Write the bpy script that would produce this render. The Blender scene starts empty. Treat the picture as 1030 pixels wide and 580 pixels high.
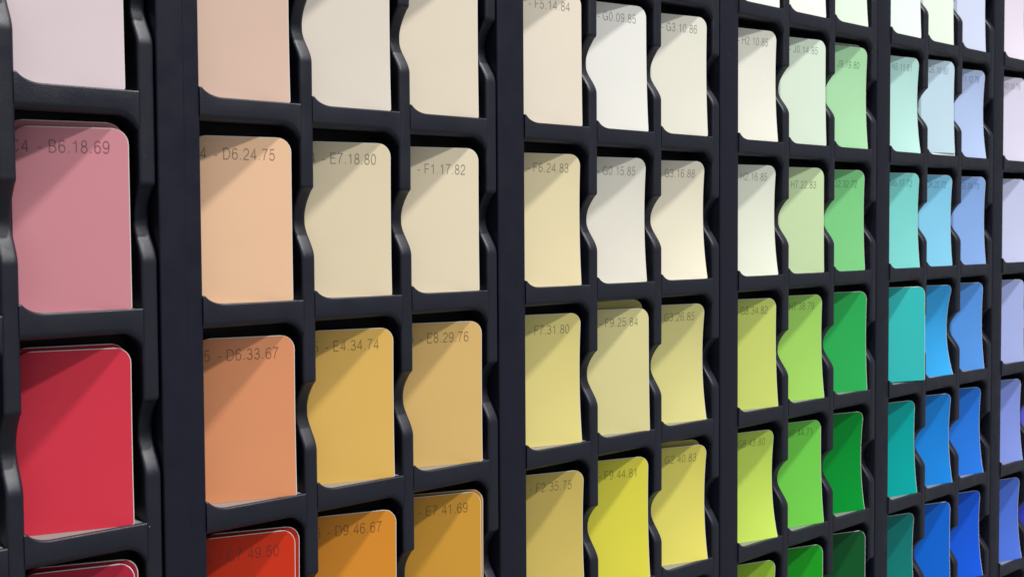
import bpy, bmesh, math, random
from mathutils import Matrix, Vector

random.seed(7)
sc = bpy.context.scene
col = sc.collection
R = 0.1                                    # row pitch of the racks, metres

# ------------------------------------------------------------------ measures (in row pitches)
PP = 2.030 * R                             # panel pitch
CP = 0.6023 * R                             # column pitch
TD = 0.0755 * R                             # divider thickness
OW = CP - TD                               # opening width
DP = 0.240 * R                             # pocket depth
BARH = 0.112 * R                           # height of a shelf's front bar
ZTOP = [2.6, 1.6, 0.6, -0.4, -1.4, -2.4, -3.4]   # shelf tops above eye level
ZTOP = [(z + 0.045) * R for z in ZTOP]
ZLO, ZHI = -3.62 * R, 2.66 * R


def lin(c):
    return tuple(((v / 255) / 12.92 if v / 255 <= 0.04045 else ((v / 255 + 0.055) / 1.055) ** 2.4) for v in c)


# ------------------------------------------------------------------ materials
def plastic(name, base, rough, bump=0.25, spec=0.5):
    m = bpy.data.materials.new(name)
    m.use_nodes = True
    nt = m.node_tree
    b = nt.nodes['Principled BSDF']
    tc = nt.nodes.new('ShaderNodeTexCoord')
    n1 = nt.nodes.new('ShaderNodeTexNoise'); n1.inputs['Scale'].default_value = 2600; n1.inputs['Detail'].default_value = 3
    n2 = nt.nodes.new('ShaderNodeTexNoise'); n2.inputs['Scale'].default_value = 60; n2.inputs['Detail'].default_value = 6
    nt.links.new(tc.outputs['Object'], n1.inputs['Vector'])
    bp = nt.nodes.new('ShaderNodeBump'); bp.inputs['Strength'].default_value = bump; bp.inputs['Distance'].default_value = 0.0002
    nt.links.new(n1.outputs['Fac'], bp.inputs['Height'])
    nt.links.new(bp.outputs['Normal'], b.inputs['Normal'])
    gq = nt.nodes.new('ShaderNodeNewGeometry')
    nt.links.new(gq.outputs['Position'], n2.inputs['Vector'])
    mr = nt.nodes.new('ShaderNodeMapRange')
    mr.inputs['From Min'].default_value = 0.3; mr.inputs['From Max'].default_value = 0.7
    mr.inputs['To Min'].default_value = rough - 0.10; mr.inputs['To Max'].default_value = rough + 0.12
    nt.links.new(n2.outputs['Fac'], mr.inputs['Value'])
    nt.links.new(mr.outputs['Result'], b.inputs['Roughness'])
    # sparse pale dust specks lying on the plastic
    vo = nt.nodes.new('ShaderNodeTexVoronoi'); vo.inputs['Scale'].default_value = 90
    ge = nt.nodes.new('ShaderNodeNewGeometry')
    nt.links.new(ge.outputs['Position'], vo.inputs['Vector'])
    lt = nt.nodes.new('ShaderNodeMath'); lt.operation = 'LESS_THAN'; lt.inputs[1].default_value = 0.026
    nt.links.new(vo.outputs['Distance'], lt.inputs[0])
    sp = nt.nodes.new('ShaderNodeSeparateColor')
    nt.links.new(vo.outputs['Color'], sp.inputs['Color'])
    gt = nt.nodes.new('ShaderNodeMath'); gt.operation = 'GREATER_THAN'; gt.inputs[1].default_value = 0.80
    nt.links.new(sp.outputs['Red'], gt.inputs[0])
    mu = nt.nodes.new('ShaderNodeMath'); mu.operation = 'MULTIPLY'
    nt.links.new(lt.outputs[0], mu.inputs[0]); nt.links.new(gt.outputs[0], mu.inputs[1])
    mx = nt.nodes.new('ShaderNodeMix'); mx.data_type = 'RGBA'
    mx.inputs['A'].default_value = (*base, 1); mx.inputs['B'].default_value = (0.22, 0.22, 0.23, 1)
    nt.links.new(mu.outputs[0], mx.inputs['Factor'])
    nt.links.new(mx.outputs['Result'], b.inputs['Base Color'])
    b.inputs['Specular IOR Level'].default_value = spec
    return m


M_BLACK = plastic('black_plastic', (0.0052, 0.0061, 0.0146), 0.47, 0.8, 0.48)
M_RAIL = plastic('black_rail_plastic', (0.0064, 0.0072, 0.0165), 0.48, 0.5, 0.30)
M_BACK = plastic('black_back_plastic', (0.006, 0.006, 0.008), 0.6, 0.1, 0.3)


def card_mat(name, rgb, gain=1.0):
    m = bpy.data.materials.new(name)
    m.use_nodes = True
    nt = m.node_tree
    b = nt.nodes['Principled BSDF']
    c = [min(0.9, v * gain) for v in lin(rgb)]
    tc = nt.nodes.new('ShaderNodeTexCoord')
    n = nt.nodes.new('ShaderNodeTexNoise'); n.inputs['Scale'].default_value = 45; n.inputs['Detail'].default_value = 4
    nt.links.new(tc.outputs['Object'], n.inputs['Vector'])
    mx = nt.nodes.new('ShaderNodeMix'); mx.data_type = 'RGBA'
    mx.inputs['A'].default_value = (*[v * 0.97 for v in c], 1)
    mx.inputs['B'].default_value = (*[min(0.92, v * 1.03) for v in c], 1)
    nt.links.new(n.outputs['Fac'], mx.inputs['Factor'])
    nt.links.new(mx.outputs['Result'], b.inputs['Base Color'])
    b.inputs['Roughness'].default_value = 0.48
    b.inputs['Specular IOR Level'].default_value = 0.13
    n2 = nt.nodes.new('ShaderNodeTexNoise'); n2.inputs['Scale'].default_value = 900; n2.inputs['Detail'].default_value = 2
    nt.links.new(tc.outputs['Object'], n2.inputs['Vector'])
    bp = nt.nodes.new('ShaderNodeBump'); bp.inputs['Strength'].default_value = 0.03; bp.inputs['Distance'].default_value = 0.0002
    nt.links.new(n2.outputs['Fac'], bp.inputs['Height'])
    nt.links.new(bp.outputs['Normal'], b.inputs['Normal'])
    return m


def plain(name, c, rough=0.7):
    m = bpy.data.materials.new(name)
    m.use_nodes = True
    b = m.node_tree.nodes['Principled BSDF']
    b.inputs['Base Color'].default_value = (*c, 1)
    b.inputs['Roughness'].default_value = rough
    return m


M_PAPER = plain('white_cut_paper', (0.72, 0.70, 0.67), 0.8)


# ------------------------------------------------------------------ helpers
def mesh_from(name, verts, faces, mats, idx=None, angle=38):
    me = bpy.data.meshes.new(name)
    me.from_pydata(verts, [], faces)
    for m in mats:
        me.materials.append(m)
    if idx:
        me.polygons.foreach_set('material_index', idx)
    bm = bmesh.new(); bm.from_mesh(me)
    bmesh.ops.recalc_face_normals(bm, faces=bm.faces)
    bm.to_mesh(me); bm.free()
    me.polygons.foreach_set('use_smooth', [True] * len(me.polygons))
    me.set_sharp_from_angle(angle=math.radians(angle))
    me.update()
    return me


def put(name, me, parent=None, loc=(0, 0, 0)):
    o = bpy.data.objects.new(name, me)
    col.objects.link(o)
    o.location = loc
    if parent:
        o.parent = parent
    return o


def loft(rings, closed_ring=True):
    n = len(rings[0]); v = []; f = []
    for r in rings:
        v += r
    for i in range(len(rings) - 1):
        for j in range(n):
            k = (j + 1) % n
            f.append((i * n + j, i * n + k, (i + 1) * n + k, (i + 1) * n + j))
    f.append(tuple(range(n)))
    f.append(tuple((len(rings) - 1) * n + j for j in range(n)))
    return v, f


def smooth(t):
    t = max(0.0, min(1.0, t))
    return t * t * (3 - 2 * t)


# ------------------------------------------------------------------ rack parts
ND = 0.100 * R                             # depth of the finger notch


def notch(h):
    """set-back of a divider's front edge at height h (in rows) above the shelf under it"""
    if h < 0.215 or h > 0.59:
        return 0.0
    if h < 0.41:
        t = (h - 0.215) / 0.185
        return ND * (0.85 * smooth(t) + 0.15 * smooth(t * 0.8))  if t < 1 else ND * (0.85 + 0.15 * smooth(min(1.0, t * 0.8)))
    t = min(1.0, (0.588 - h) / 0.165)
    k = smooth(t / 0.16)                    # a short rounding before the arc begins
    return ND * 0.987 * k * math.sin(math.pi / 2 * t)


def divider_mesh():
    zs = []
    z = ZLO
    levels = sorted(ZTOP)
    while z < ZHI:
        zs.append(z); z += 0.0085 * R
    zs.append(ZHI)
    rings = []
    rho = 0.018 * R
    h2 = TD / 2
    for z in zs:
        d = 0.0
        for L in levels:
            h = (z - L) / R
            if 0 <= h < 0.9:
                d = notch(h)
        ring = [(-h2, DP, z)]
        for k in range(6):
            a = math.pi / 2 * k / 5
            ring.append((-h2 + rho * (1 - math.sin(math.pi / 2 - a)) if False else -h2 + rho - rho * math.cos(a), d + rho - rho * math.sin(a), z))
        for k in range(6):
            a = math.pi / 2 * (1 - k / 5)
            ring.append((h2 - rho + rho * math.cos(a), d + rho - rho * math.sin(a), z))
        ring.append((h2, DP, z))
        rings.append(ring)
    v, f = loft(rings)
    return mesh_from('divider', v, f, [M_BLACK], angle=50)


def shelf_mesh():
    x0, x1 = -0.004 * R, OW + 0.004 * R
    n = 72
    rings = []
    RF = 0.095 * R
    F0 = 0.0015 * R
    for i in range(n + 1):
        t = i / n
        x = x0 + (x1 - x0) * t
        xr = OW - x                         # distance to the right divider
        drop = 0.0
        if xr < RF:
            q = min(1.0, (RF - xr) / RF)
            drop = RF - RF * math.sqrt(max(0, 1 - q * q * 0.97))
        g = 0.0
        GW = 0.115 * R
        if 0 <= x < GW:                     # small raised corner of the lip at the left
            q = 1 - x / GW
            g = 0.072 * R * (1 - math.sqrt(max(0, 1 - q * q)))
            if x < 0.02 * R:
                g = min(g, 0.044 * R + 0.006 * R * x / (0.02 * R))
        elif x < 0:
            g = 0.044 * R
        zt, zb = 0.0, -BARH - drop
        rt, rb = 0.010 * R, 0.034 * R
        lip = 0.004 * R + g
        ring = [(x, DP, zt - 0.004 * R), (x, 0.034 * R, zt - 0.002 * R), (x, 0.026 * R, zt + lip - 0.001 * R)]
        for k in range(5):
            a = math.pi / 2 * k / 4
            ring.append((x, F0 + rt - rt * math.sin(a), zt + lip - rt + rt * math.cos(a)))
        for k in range(7):
            a = math.pi / 2 * k / 6
            ring.append((x, F0 + rb - rb * math.cos(a), zb + rb - rb * math.sin(a)))
        ring.append((x, DP, zb + 0.012 * R))
        rings.append(ring)
    v, f = loft(rings)
    return mesh_from('shelf', v, f, [M_BLACK], angle=40)


def rail_mesh():
    """flat upright rail that closes the panel on its right"""
    xa, xb = 3 * CP + 0.012 * R, PP - 0.003 * R
    ra, rb = 0.014 * R, 0.008 * R
    f0 = 0.004 * R
    prof = [(xa, DP)]
    for k in range(6):
        a = math.pi / 2 * k / 5
        prof.append((xa + ra - ra * math.cos(a), f0 + ra - ra * math.sin(a)))
    w = xb - xa
    prof.append((xa + w * 0.60, f0))
    prof.append((xa + w * 0.64, f0 + 0.005 * R))
    prof.append((xb - rb, f0 + 0.006 * R))
    for k in range(1, 6):
        a = math.pi / 2 * (1 - k / 5)
        prof.append((xb - rb + rb * math.cos(a), f0 + 0.006 * R + rb - rb * math.sin(a)))
    prof.append((xb, DP))
    rings = [[(x, y, z) for x, y in prof] for z in (ZLO, -0.5 * R, ZHI)]
    v, f = loft(rings)
    return mesh_from('side_rail', v, f, [M_RAIL], angle=30)


def back_mesh():
    x0, x1 = 0.0, PP - 0.006 * R
    y0, y1 = DP - 0.002 * R, DP + 0.02 * R
    v = [(x, y, z) for x in (x0, x1) for y in (y0, y1) for z in (ZLO, ZHI)]
    f = [(0, 1, 3, 2), (4, 6, 7, 5), (0, 4, 5, 1), (2, 3, 7, 6), (0, 2, 6, 4), (1, 5, 7, 3)]
    return mesh_from('back_panel', v, f, [M_BACK])


def added_strip_mesh():
    """thin pale strip added on a shelf to brighten the sliver below the card"""
    x0, x1, y0, y1 = 0.004 * R, OW - 0.004 * R, 0.036 * R, DP - 0.004 * R
    z0, z1 = -0.0015 * R, 0.0008 * R
    v = [(x, y, z) for x in (x0, x1) for y in (y0, y1) for z in (z0, z1)]
    f = [(0, 1, 3, 2), (4, 6, 7, 5), (0, 4, 5, 1), (2, 3, 7, 6), (0, 2, 6, 4), (1, 5, 7, 3)]
    return mesh_from('added_floor_strip', v, f, [M_ADDED_STRIP])


M_ADDED_STRIP = plain('added_strip_grey', (0.17, 0.167, 0.165), 0.42)  # invented floor strip; its pale tone supplies the bright sliver under the cards
ME_ADDED_STRIP = added_strip_mesh()
ME_DIV, ME_SHELF, ME_RAIL, ME_BACK = divider_mesh(), shelf_mesh(), rail_mesh(), back_mesh()

# ------------------------------------------------------------------ camera solved from the vanishing points
W_IMG, CX, F = 1030.0, 515.0, 1050.0
VZ = 29250.0
CY = 223 + (185 * 1275 + F * F) / (VZ - 265)          # height of the optical axis in the (cropped) frame
vx = Vector((1790 - CX, 223 - CY, F)).normalized()           # world +X in image space (right, down, forward)
vdown = Vector((700 - CX, VZ - CY, F)); vdown = (vdown - vx * vdown.dot(vx)).normalized()
vup = -vdown
vy = vup.cross(vx)                                           # world +Y (into the wall)
if vy.z < 0:
    vy = -vy
# rows of the rotation: camera right / down / forward expressed in the world
right = Vector((vx.x, vy.x, vup.x)); down = Vector((vx.y, vy.y, vup.y)); fwd = Vector((vx.z, vy.z, vup.z))
DIST = 0.4800
rot = Matrix((( right.x, -down.x, -fwd.x), (right.y, -down.y, -fwd.y), (right.z, -down.z, -fwd.z)))
cam = bpy.data.cameras.new('camera')
cam.sensor_width = 36.0
cam.lens = 36.0 * F / W_IMG
cam.shift_y = (CY - 290.0) / W_IMG
cam.dof.use_dof = True
cam.dof.focus_distance = 0.62
cam.dof.aperture_fstop = 30
cam.clip_start = 0.01
cam.clip_end = 50
cob = bpy.data.objects.new('camera', cam)
col.objects.link(cob)
cob.matrix_world = Matrix.Translation((0, -DIST, 0)) @ rot.to_4x4()
sc.camera = cob


def wall_x(px, py):
    d = right * (px - CX) + down * (py - CY) + fwd * F
    return d.x / d.y * DIST


X2 = wall_x(201.3, 222) + 0.014 * R        # left edge of the second panel's first pocket
XO = [X2 + (i - 1) * PP for i in range(6)]

# ------------------------------------------------------------------ panels
PANEL_LABELS = [
    'black plastic card rack section with the pink and red cards at the far left',
    'black plastic card rack section with the peach, orange and gold cards',
    'black plastic card rack section with the cream, pale yellow and lemon cards',
    'black plastic card rack section with the lime and green cards',
    'black plastic card rack section with the turquoise and blue cards',
    'black plastic card rack section with the lilac and violet cards at the far right',
]


def panel(i):
    root = bpy.data.objects.new('card_rack', None)
    col.objects.link(root)
    root.location = (XO[i], 0, ZLO)
    root['label'] = PANEL_LABELS[i]
    root['category'] = 'card rack'
    root['group'] = 'black rack sections along the wall'
    put('back_panel', ME_BACK, root, (0, 0, -ZLO))
    put('side_rail', ME_RAIL, root, (0, 0, -ZLO))
    for k in range(3):
        put('divider', ME_DIV, root, ((k + 1) * CP - TD / 2, 0, -ZLO))
        for z in ZTOP:
            sh = put('shelf', ME_SHELF, root, (k * CP, 0, z - ZLO))
            put('added_floor_strip', ME_ADDED_STRIP, sh)  # added on every shelf for the bright sliver at the pocket floor
    return root


for i in range(6):
    panel(i)

# ------------------------------------------------------------------ cards
CW, CH, RC, TH = 0.488 * R, 0.826 * R, 0.072 * R, 0.009 * R


def outline_grid(nu=14, nv=26):
    """(u, v) grid of a rectangle with rounded corners, u from the right edge leftwards"""
    us = [0, .0062, .03, .055, .09, .13] + [0.13 + (1 - 0.26) * k / (nu - 1) for k in range(1, nu)] + [.91, .945, .97, .988, 1.0]
    rows = []
    vs = [0, .004, .012, .026, .045, .068] + [.088 + (1 - .176) * k / (nv - 1) for k in range(nv)] + [.932, .955, .974, .988, .996, 1.0]
    for v in vs:
        y = v * CH
        ins = 0.0
        e = min(y, CH - y)
        rad = RC if y > CH / 2 else 0.012 * R
        if e < rad:
            ins = rad - math.sqrt(max(0, rad * rad - (rad - e) ** 2))
        rows.append([(ins + (CW - 2 * ins) * u, y) for u in us])
    return rows


GRID = outline_grid()


class Bend:
    def __init__(s, xr, z0, dl, dr, bow, flare, lean, roll):
        s.xr, s.z0, s.dr, s.bow, s.flare, s.lean, s.roll = xr, z0, dr, bow, flare, lean, roll
        s.psi = math.asin((dl - dr) / CW)

    def __call__(s, u, v, off=0.0):
        t = v / CH
        w = 1 - 0.75 * u / CW                                # the free right side bends most
        y = s.dr + u * math.sin(s.psi) + s.bow * w * 4 * t * (1 - t) - s.flare * w * (1 - t) ** 3 + s.lean * t
        x = s.xr - u * math.cos(s.psi) + s.roll * (v - CH / 2)
        z = s.z0 + v + s.roll * u
        n = Vector((-math.sin(s.psi), -math.cos(s.psi), 0))
        return (x + n.x * off, y + n.y * off, z)


def card_mesh(bend, mat):
    rows, n = GRID, len(GRID[0])
    m = len(rows)
    v = [bend(u, y, 0) for r in rows for u, y in r] + [bend(u, y, -TH) for r in rows for u, y in r]
    f, idx = [], []
    B = n * m
    for i in range(m - 1):
        for j in range(n - 1):
            a = i * n + j
            f.append((a, a + 1, a + n + 1, a + n)); idx.append(1 if j == 0 or i == m - 2 else 0)   # pale worn cut edge
            f.append((B + a, B + a + n, B + a + n + 1, B + a + 1)); idx.append(1)
    loop = [j for j in range(n)] + [i * n + n - 1 for i in range(1, m)] + [(m - 1) * n + j for j in range(n - 2, -1, -1)] + [i * n for i in range(m - 2, 0, -1)]
    for a, b in zip(loop, loop[1:] + loop[:1]):
        f.append((a, b, B + b, B + a)); idx.append(1)
    return mesh_from('paint_card', v, f, [mat, M_PAPER], idx, angle=40)


def arc(cx, cy, rx, ry, a0, a1, n=14):
    return [(cx + rx * math.cos(math.radians(a0 + (a1 - a0) * k / n)), cy + ry * math.sin(math.radians(a0 + (a1 - a0) * k / n))) for k in range(n + 1)]


def turned(strokes, w):
    return [[(w - x, 1 - y) for x, y in st] for st in strokes]


SIX = [arc(.28, .31, .225, .31, 0, 360, 24), arc(.30, .60, .245, .40, 38, 180) + [(.055, .31)]]
GLYPH = {
    '0': (.56, [arc(.28, .5, .23, .5, 0, 360, 26)]),
    '1': (.56, [[(.10, .78), (.21, .81), (.28, .87), (.33, 1.0), (.33, 0)]]),
    '2': (.56, [arc(.275, .71, .215, .29, 172, -28) + [(.33, .40), (.17, .24), (.08, .11), (.05, 0), (.51, 0)]]),
    '3': (.56, [arc(.265, .76, .195, .24, 165, -90) + [(.20, .52)], [(.20, .53)] + arc(.265, .27, .23, .26, 90, -165)]),
    '4': (.56, [[(.40, 0), (.40, 1), (.03, .27), (.54, .27)]]),
    '5': (.56, [[(.48, 1), (.14, 1), (.08, .50)] + arc(.265, .32, .235, .32, 140, -160)]),
    '6': (.56, SIX),
    '7': (.56, [[(.04, 1), (.51, 1), (.34, .70), (.23, .36), (.18, 0)]]),
    '8': (.56, [arc(.28, .76, .19, .24, 0, 360, 20), arc(.28, .265, .23, .265, 0, 360, 22)]),
    '9': (.56, turned(SIX, .56)),
    '.': (.28, [[(.14, 0.0), (.14, .09)]]),
    '-': (.36, [[(.05, .35), (.31, .35)]]),
    ' ': (.22, []),
    '_': (.46, []),
    'A': (.66, [[(.02, 0), (.33, 1), (.64, 0)], [(.13, .36), (.53, .36)]]),
    'B': (.67, [[(.09, 0), (.09, 1), (.34, 1)] + arc(.36, .765, .20, .235, 90, -90) + [(.09, .53)], [(.36, .53)] + arc(.37, .265, .23, .265, 90, -90) + [(.09, 0)]]),
    'C': (.72, [arc(.37, .5, .31, .5, 38, 322, 26)]),
    'D': (.72, [[(.09, 0), (.09, 1), (.32, 1)] + arc(.33, .5, .32, .5, 90, -90, 18) + [(.09, 0)]]),
    'E': (.66, [[(.58, 1), (.09, 1), (.09, 0), (.60, 0)], [(.09, .53), (.55, .53)]]),
    'F': (.60, [[(.55, 1), (.09, 1), (.09, 0)], [(.09, .50), (.49, .50)]]),
    'G': (.78, [arc(.38, .5, .32, .5, 40, 322, 26) + [(.69, .28), (.69, .47), (.42, .47)], [(.69, .47), (.69, 0)]]),
    'H': (.72, [[(.09, 0), (.09, 1)], [(.63, 0), (.63, 1)], [(.09, .53), (.63, .53)]]),
    'J': (.52, [[(.41, 1), (.41, .26)] + arc(.23, .24, .18, .24, 0, -180)]),
    'L': (.56, [[(.09, 1), (.09, 0), (.52, 0)]]),
    'M': (.84, [[(.08, 0), (.08, 1), (.42, .05), (.76, 1), (.76, 0)]]),
    'N': (.72, [[(.09, 0), (.09, 1), (.63, 0), (.63, 1)]]),
    'O': (.78, [arc(.39, .5, .33, .5, 0, 360, 28)]),
    'Q': (.78, [arc(.39, .5, .33, .5, 0, 360, 28), [(.46, .20), (.70, -.04)]]),
    'S': (.66, [arc(.33, .755, .22, .245, 25, 270, 16) + arc(.33, .265, .25, .245, 90, -155, 16)]),
    'T': (.60, [[(.03, 1), (.57, 1)], [(.30, 1), (.30, 0)]]),
    'V': (.64, [[(.02, 1), (.32, 0), (.62, 1)]]),
}
CAP = 0.0535 * R                            # height of the printed capitals
PEN = 0.044                                 # half the pen width, in cap heights


def ribbon(pts, v, f):
    out = []
    for i, p in enumerate(pts):             # long straights are cut so that the ink follows the bent card
        if out:
            q = out[-1]
            n = max(1, int(math.hypot(p[0] - q[0], p[1] - q[1]) / 0.3))
            for k in range(1, n):
                out.append((q[0] + (p[0] - q[0]) * k / n, q[1] + (p[1] - q[1]) * k / n))
        out.append(p)
    pts = out
    closed = math.hypot(pts[0][0] - pts[-1][0], pts[0][1] - pts[-1][1]) < 1e-4
    b = len(v)
    n = len(pts)
    for i in range(n):
        a = pts[i - 1] if i else (pts[-2] if closed else None)
        c = pts[i + 1] if i < n - 1 else (pts[1] if closed else None)
        p = pts[i]
        ds = []
        if a: ds.append((p[0] - a[0], p[1] - a[1]))
        if c: ds.append((c[0] - p[0], c[1] - p[1]))
        ns = []
        for dx, dy in ds:
            L = math.hypot(dx, dy) or 1
            ns.append((-dy / L, dx / L))
        nx = sum(q[0] for q in ns); ny = sum(q[1] for q in ns)
        L = math.hypot(nx, ny) or 1
        nx /= L; ny /= L
        k = PEN / max(0.45, nx * ns[0][0] + ny * ns[0][1])
        v.append((p[0] + nx * k, p[1] + ny * k)); v.append((p[0] - nx * k, p[1] - ny * k))
    for i in range(n - 1):
        f.append((b + 2 * i, b + 2 * i + 1, b + 2 * i + 3, b + 2 * i + 2))


def text_mesh(body, bend, mat, voff):
    v, f, x = [], [], 0.0
    for ch in body:
        wd, strokes = GLYPH[ch]
        for st in strokes:
            ribbon([(x + px, py) for px, py in st], v, f)
        x += wd + 0.115
    xs = 0.985
    vv = []
    for px, py in v:
        u = 0.076 * R + (x - px) * CAP * xs
        vv.append(bend(u, CH - voff * R + py * CAP, 0.0007 * R))
    me = bpy.data.meshes.new('printed_code')
    me.from_pydata(vv, [], f)
    me.materials.append(mat)
    me.update()
    return me


COLOURS = {}
GAIN = 1.0


def card(p, c, row, rgb, label, code=None, voff=0.114, dr=None, bow=None, flare=None, roll=None, spare=False, dl=None, lift=0.0, gap=None):
    x1 = XO[p] + c * CP + OW
    z0 = ZTOP[row + 1] + 0.0012 * R + lift * R               # row counts pockets from the top
    rnd = random.Random(p * 100 + c * 10 + row + (1000 if spare else 0))
    if dl is None:
        dl = 0.131 + 0.013 * (row - 1.5) - 0.006 * (p - 1) + rnd.uniform(-.005, .006)
    if dr is None:
        dr = rnd.uniform(0.004, 0.03 if p > 1 else 0.016)
    if bow is None:
        bow = rnd.uniform(0.0, 0.030 if p > 1 else 0.007)
    if flare is None:
        flare = rnd.uniform(0.0, 0.020 if p > 1 else 0.002)
    if roll is None:
        roll = rnd.uniform(-0.004, 0.004) if p > 1 else rnd.uniform(-0.002, 0.002)
    if gap is None:
        gap = rnd.uniform(0.044, 0.058)
    if spare:
        dl += 0.03; dr += 0.045
    flare = min(flare, max(0.0, dr - 0.002))
    b = Bend(x1 - gap * R, z0 + max(0, -roll) * CW, dl * R, dr * R, bow * R, flare * R, (0.004 if p > 1 else 0.0) * R, roll)
    mat = COLOURS.get(rgb) or COLOURS.setdefault(rgb, card_mat('card_paint', rgb, GAIN))
    o = put('paint_card', card_mesh(b, mat))
    org = Vector(b(CW / 2, 0, 0))
    o.data.transform(Matrix.Translation(-org)); o.location = org
    o['label'] = label
    o['category'] = 'paint card'
    o['group'] = 'spare cards behind the front cards' if spare else 'paint sample cards in the rack'
    if code:
        ink = bpy.data.materials.new('printed_ink'); ink.use_nodes = True
        pb = ink.node_tree.nodes['Principled BSDF']
        pb.inputs['Base Color'].default_value = (*[v * (0.38 if p < 2 else 0.42) + 0.008 for v in lin(rgb)], 1)
        pb.inputs['Roughness'].default_value = 0.5
        me = text_mesh(code, b, ink, voff)
        me.transform(Matrix.Translation(-org))
        t = put('printed_code', me, o)
    return o


# first section (its third column is the one in the picture)
card(0, 2, 1, (216, 199, 204), 'pale mauve pink card cut off by the top edge, above the dusty pink card')
card(0, 2, 2, (206, 136, 146), 'dusty pink card printed B6.18.69 in the leftmost column', 'C4_- B6.18.69')
card(0, 2, 3, (212, 56, 74), 'bright crimson red card below the dusty pink card', None)
card(0, 2, 4, (176, 38, 62), 'dark crimson card at the bottom left corner, mostly out of view')
# second section
card(1, 0, 1, (214, 183, 166), 'beige pink card cut off by the top edge, above card D6.24.75')
card(1, 1, 1, (219, 209, 196), 'pale greige card cut off by the top edge, above card E7.18.80')
card(1, 2, 1, (222, 210, 190), 'pale ivory card cut off by the top edge, above card F1.17.82')
card(1, 0, 2, (234, 191, 155), 'light peach card printed D6.24.75', 'D4_- D6.24.75')
card(1, 1, 2, (223, 207, 176), 'light sand card printed E7.18.80', 'E4_- E7.18.80')
card(1, 2, 2, (227, 213, 184), 'pale cream card printed F1.17.82', 'E4_- F1.17.82', voff=0.15)
card(1, 0, 3, (222, 147, 104), 'terracotta orange card printed D6.33.67', 'D5_- D6.33.67')
card(1, 1, 3, (223, 180, 95), 'golden yellow card printed E4.34.74', 'E5_- E4.34.74')
card(1, 2, 3, (219, 181, 113), 'tan gold card printed E8.29.76', 'E5_- E8.29.76')
card(1, 0, 4, (208, 54, 28), 'orange red card printed 49.50 at the bottom edge', 'D6_- C7.49.50', voff=0.125)
card(1, 1, 4, (220, 142, 48), 'deep orange card printed D9.46.67 at the bottom edge', 'D6_- D9.46.67')
card(1, 2, 4, (209, 153, 58), 'ochre card printed E7.41.69 at the bottom edge', 'E6_- E7.41.69')
# third section
card(2, 0, 1, (226, 215, 197), 'pale linen card printed F5.14.84 at the top edge', 'F3_- F5.14.84')
card(2, 1, 1, (229, 227, 220), 'near white card printed G0.09.85 at the top edge', 'F3_- G0.09.85')
card(2, 2, 1, (227, 224, 209), 'off white greenish card printed G3.10.86', 'G3_- G3.10.86')
card(2, 0, 2, (228, 213, 172), 'pale straw card printed F6.24.83', 'F4_- F6.24.83')
card(2, 1, 2, (224, 219, 205), 'pale stone card printed G0.15.85', 'F4_- G0.15.85')
card(2, 2, 2, (231, 224, 201), 'pale cream green card printed G3.16.88 with a bent right edge', 'G4_- G3.16.88', bow=0.024, flare=0.018, dr=0.028)
card(2, 0, 3, (221, 207, 131), 'straw yellow card printed F7.31.80', 'F5_- F7.31.80', voff=0.125)
card(2, 1, 3, (217, 208, 148), 'pale khaki yellow card printed F9.25.84', 'F5_- F9.25.84')
card(2, 2, 3, (214, 207, 136), 'pale olive yellow card printed G3.26.85', 'G5_- G3.26.85', dr=0.024, bow=0.03)
card(2, 0, 4, (206, 183, 98), 'mustard card printed F2.35.75', 'F6_- F2.35.75')
card(2, 1, 4, (221, 213, 74), 'acid yellow card printed F9.44.81', 'F6_- F9.44.81', voff=0.13)
card(2, 2, 4, (225, 215, 104), 'lemon yellow card printed G2.40.83', 'G6_- G2.40.83', bow=0.03)
# fourth section
card(3, 0, 0, (240, 240, 236), 'sliver of a white card at the top edge, leftmost in the green section')
card(3, 1, 0, (240, 241, 232), 'small part of an off white card at the top edge, middle of the green section')
card(3, 2, 0, (222, 240, 218), 'small part of a mint white card at the top edge, right in the green section')
card(3, 0, 1, (231, 229, 216), 'pale ivory card printed 10.85 in the green section', 'G3_- H2.10.85')
card(3, 1, 1, (214, 228, 208), 'very pale green card printed 14.85', 'H3_- J0.14.85')
card(3, 2, 1, (167, 216, 168), 'soft mint green card printed 19.80', 'H3_- J9.19.80', voff=0.17)
card(3, 0, 2, (225, 228, 210), 'whitish green card printed H2.16.85', 'G4_- H2.16.85', dr=0.028, flare=0.018, bow=0.022)
card(3, 1, 2, (197, 218, 170), 'pale pistachio card printed H7.22.83', 'H4_- H7.22.83', voff=0.16)
card(3, 2, 2, (125, 204, 132), 'medium light green card printed 32.72', 'H4_- J2.32.72', voff=0.14)
card(3, 0, 3, (196, 208, 108), 'yellow olive green card printed G8.34.82', 'G5_- G8.34.82')
card(3, 1, 3, (160, 210, 98), 'fresh lime green card printed H7.38.79', 'H5_- H7.38.79')
card(3, 2, 3, (45, 170, 84), 'strong emerald green card with no readable print', dr=0.004, bow=0.012)
card(3, 0, 4, (192, 218, 92), 'bright yellow lime card below card G8.34.82', 'G6_- G8.43.80', flare=0.028, dr=0.034, bow=0.03)
card(3, 1, 4, (112, 204, 76), 'vivid light green card below card H7.38.79', 'H6_- H7.44.71', flare=0.025, dr=0.032)
card(3, 2, 4, (0, 140, 48), 'deep grass green card below the emerald green card')
card(3, 0, 5, (150, 190, 55), 'olive lime card at the bottom edge under the yellow lime card')
card(3, 1, 5, (28, 155, 32), 'saturated green card at the bottom edge, middle of the green section')
card(3, 2, 5, (14, 84, 40), 'dark bottle green card at the bottom edge')
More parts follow.
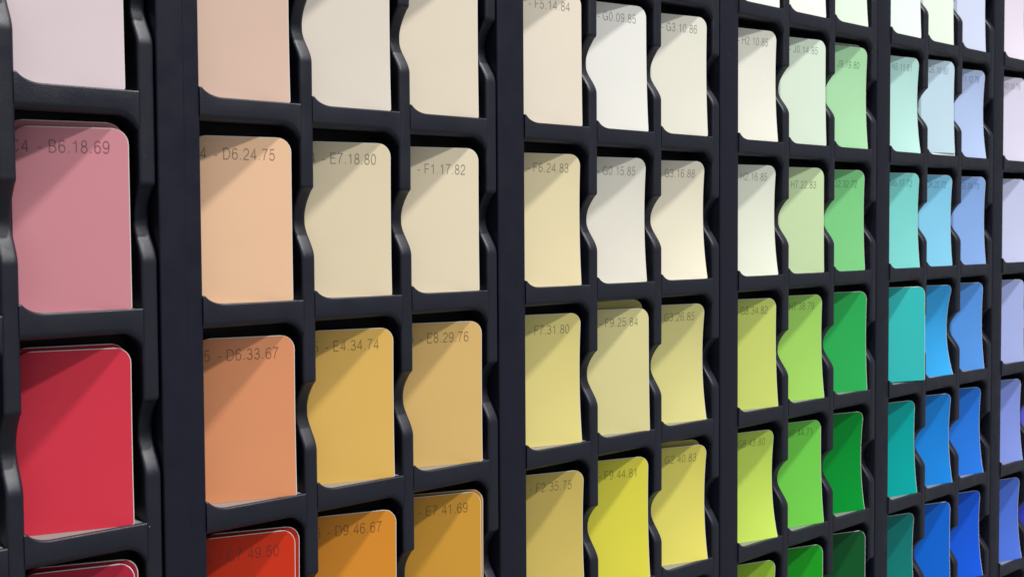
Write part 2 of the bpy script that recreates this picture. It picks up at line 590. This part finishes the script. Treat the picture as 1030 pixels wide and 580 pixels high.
# fifth section
card(4, 0, 0, (231, 242, 236), 'white mint card at the top edge, first in the turquoise column', dr=0.006)
card(4, 1, 0, (230, 240, 226), 'whitish green card at the top edge between mint and lavender cards')
card(4, 2, 0, (206, 214, 238), 'pale lavender blue card at the top edge, third in the blue section')
card(4, 0, 1, (182, 224, 216), 'pale aqua card printed 11.81', 'L3_- N5.11.81')
card(4, 1, 1, (190, 214, 228), 'pale ice blue card in the second row of the blue section', 'L3_- Q5.10.80', lift=0.026, dr=0.006)
card(4, 2, 1, (176, 194, 232), 'pale periwinkle card in the second row of the blue section', 'M3_- T1.12.78')
card(4, 0, 2, (124, 210, 204), 'light turquoise card printed 17.72', 'L4_- M5.17.72')
card(4, 1, 2, (132, 202, 234), 'light sky blue card printed 72 beside the light turquoise card', 'L4_- Q8.22.72', bow=0.02)
card(4, 2, 2, (134, 170, 226), 'light cornflower blue card right of the light sky blue card', 'M4_- S5.24.70', bow=0.02)
card(4, 0, 3, (54, 186, 184), 'turquoise card reaching in front of the rack, below the light turquoise card', dr=-0.035, bow=0.0, flare=0.0, gap=0.018, lift=0.008)
card(4, 1, 3, (54, 160, 224), 'azure blue card with an inward bowed right edge', dr=0.008, bow=0.062, flare=0.005)
card(4, 2, 3, (84, 146, 222), 'medium blue card right of the bowed azure card', dr=0.02)
card(4, 0, 4, (0, 160, 156), 'deep teal green card below the turquoise card', dr=0.034, flare=0.02)
card(4, 1, 4, (26, 128, 214), 'strong azure blue card below the bowed azure card')
card(4, 2, 4, (38, 116, 218), 'strong cobalt blue card left of the lavender blue card', flare=0.026, dr=0.03, bow=0.02)
card(4, 0, 5, (14, 118, 112), 'dark teal card at the bottom edge')
card(4, 1, 5, (12, 100, 208), 'deep azure card at the bottom edge beside the dark teal card')
card(4, 2, 5, (20, 88, 216), 'royal blue card at the bottom edge', flare=0.026, dr=0.03, bow=0.02)
# sixth section
card(5, 0, 0, (228, 218, 232), 'pale pinkish lilac card at the top right corner')
card(5, 0, 1, (216, 210, 230), 'pale lilac grey card at the right edge, second row', 'O3_- V0.10.79')
card(5, 0, 2, (196, 200, 232), 'soft lavender card at the right edge, third row')
card(5, 0, 3, (164, 176, 226), 'lavender blue card at the right edge, fourth row')
card(5, 0, 4, (130, 148, 222), 'periwinkle violet card at the right edge, fifth row', flare=0.02, dr=0.026)
card(5, 0, 5, (78, 114, 214), 'violet blue card in the bottom right corner', flare=0.02, dr=0.026)
card(5, 1, 2, (206, 202, 232), 'sliver of a lilac card on the right edge beside the soft lavender card')
card(5, 1, 3, (150, 138, 214), 'sliver of a mid violet card on the right edge, fourth row')
card(5, 1, 4, (92, 88, 204), 'sliver of a purple card on the right edge beside the periwinkle card')
card(5, 1, 5, (48, 58, 180), 'sliver of an indigo card on the right edge, bottom row')
# spare cards standing behind the front ones
card(0, 2, 2, (196, 126, 137), 'second dusty pink card peeking out behind card B6.18.69', spare=True, lift=0.03)
card(0, 2, 3, (196, 50, 70), 'second crimson card peeking out behind the bright crimson red card', spare=True, lift=0.016)
card(0, 2, 4, (168, 36, 58), 'second dark crimson card behind the one in the bottom left corner', spare=True, lift=0.014, dr=-0.02, gap=0.034)
card(1, 0, 4, (180, 44, 30), 'second orange red card with a pale edge behind card 49.50', spare=True, lift=0.012, dr=-0.022, gap=0.026)
card(1, 2, 4, (196, 140, 54), 'second ochre card peeking out behind card E7.41.69', spare=True, lift=0.008, dr=-0.022, gap=0.030)
card(2, 1, 3, (190, 180, 110), 'second khaki yellow card standing taller behind card F9.25.84', spare=True, lift=0.055, dl=0.13)
card(2, 2, 4, (200, 188, 92), 'second lemon card peeking out behind card G2.40.83', spare=True, lift=0.03)
card(3, 2, 1, (150, 200, 152), 'second mint green card peeking out behind card 19.80', spare=True, lift=0.03)
card(4, 1, 1, (222, 238, 240), 'whiter card showing under the pale ice blue card', spare=True, lift=0.0, dr=-0.025, dl=0.07)

# ------------------------------------------------------------------ the wall the racks hang on
def wall():
    v = [(-2.2, DP + 0.022 * R, -1.4), (3.6, DP + 0.022 * R, -1.4), (3.6, DP + 0.022 * R, 1.5), (-2.2, DP + 0.022 * R, 1.5),
         (-2.2, 0.1, -1.4), (3.6, 0.1, -1.4), (3.6, 0.1, 1.5), (-2.2, 0.1, 1.5)]
    f = [(0, 1, 2, 3), (4, 7, 6, 5), (0, 4, 5, 1), (1, 5, 6, 2), (2, 6, 7, 3), (3, 7, 4, 0)]
    o = put('wall', mesh_from('wall', v, f, [M_BACK]))
    o['kind'] = 'structure'


wall()

# ------------------------------------------------------------------ light
w = bpy.data.worlds.new('World')
sc.world = w
w.use_nodes = True
bg = w.node_tree.nodes['Background']
bg.inputs['Color'].default_value = (0.93, 0.97, 1.0, 1)
bg.inputs['Strength'].default_value = 0.37


def lamp(name, loc, target, size, watts, colr):
    L = bpy.data.lights.new(name, 'AREA')
    L.shape = 'DISK'; L.size = size; L.energy = watts; L.color = colr
    o = bpy.data.objects.new(name, L)
    col.objects.link(o)
    o.location = loc
    d = Vector(target) - Vector(loc)
    o.rotation_euler = d.to_track_quat('-Z', 'Y').to_euler()
    return o


lamp('ceiling_spot', (0.40, -0.87, 3.30), (0.50, 0.0, -0.1), 0.14, 158, (1.0, 0.985, 0.955))
lamp('ceiling_spot', (0.45, -1.95, 3.40), (0.50, 0.0, -0.1), 0.16, 104, (1.0, 0.985, 0.96))

sc.view_settings.view_transform = 'Standard'
sc.view_settings.look = 'None'
sc.view_settings.exposure = 0
sc.view_settings.gamma = 1
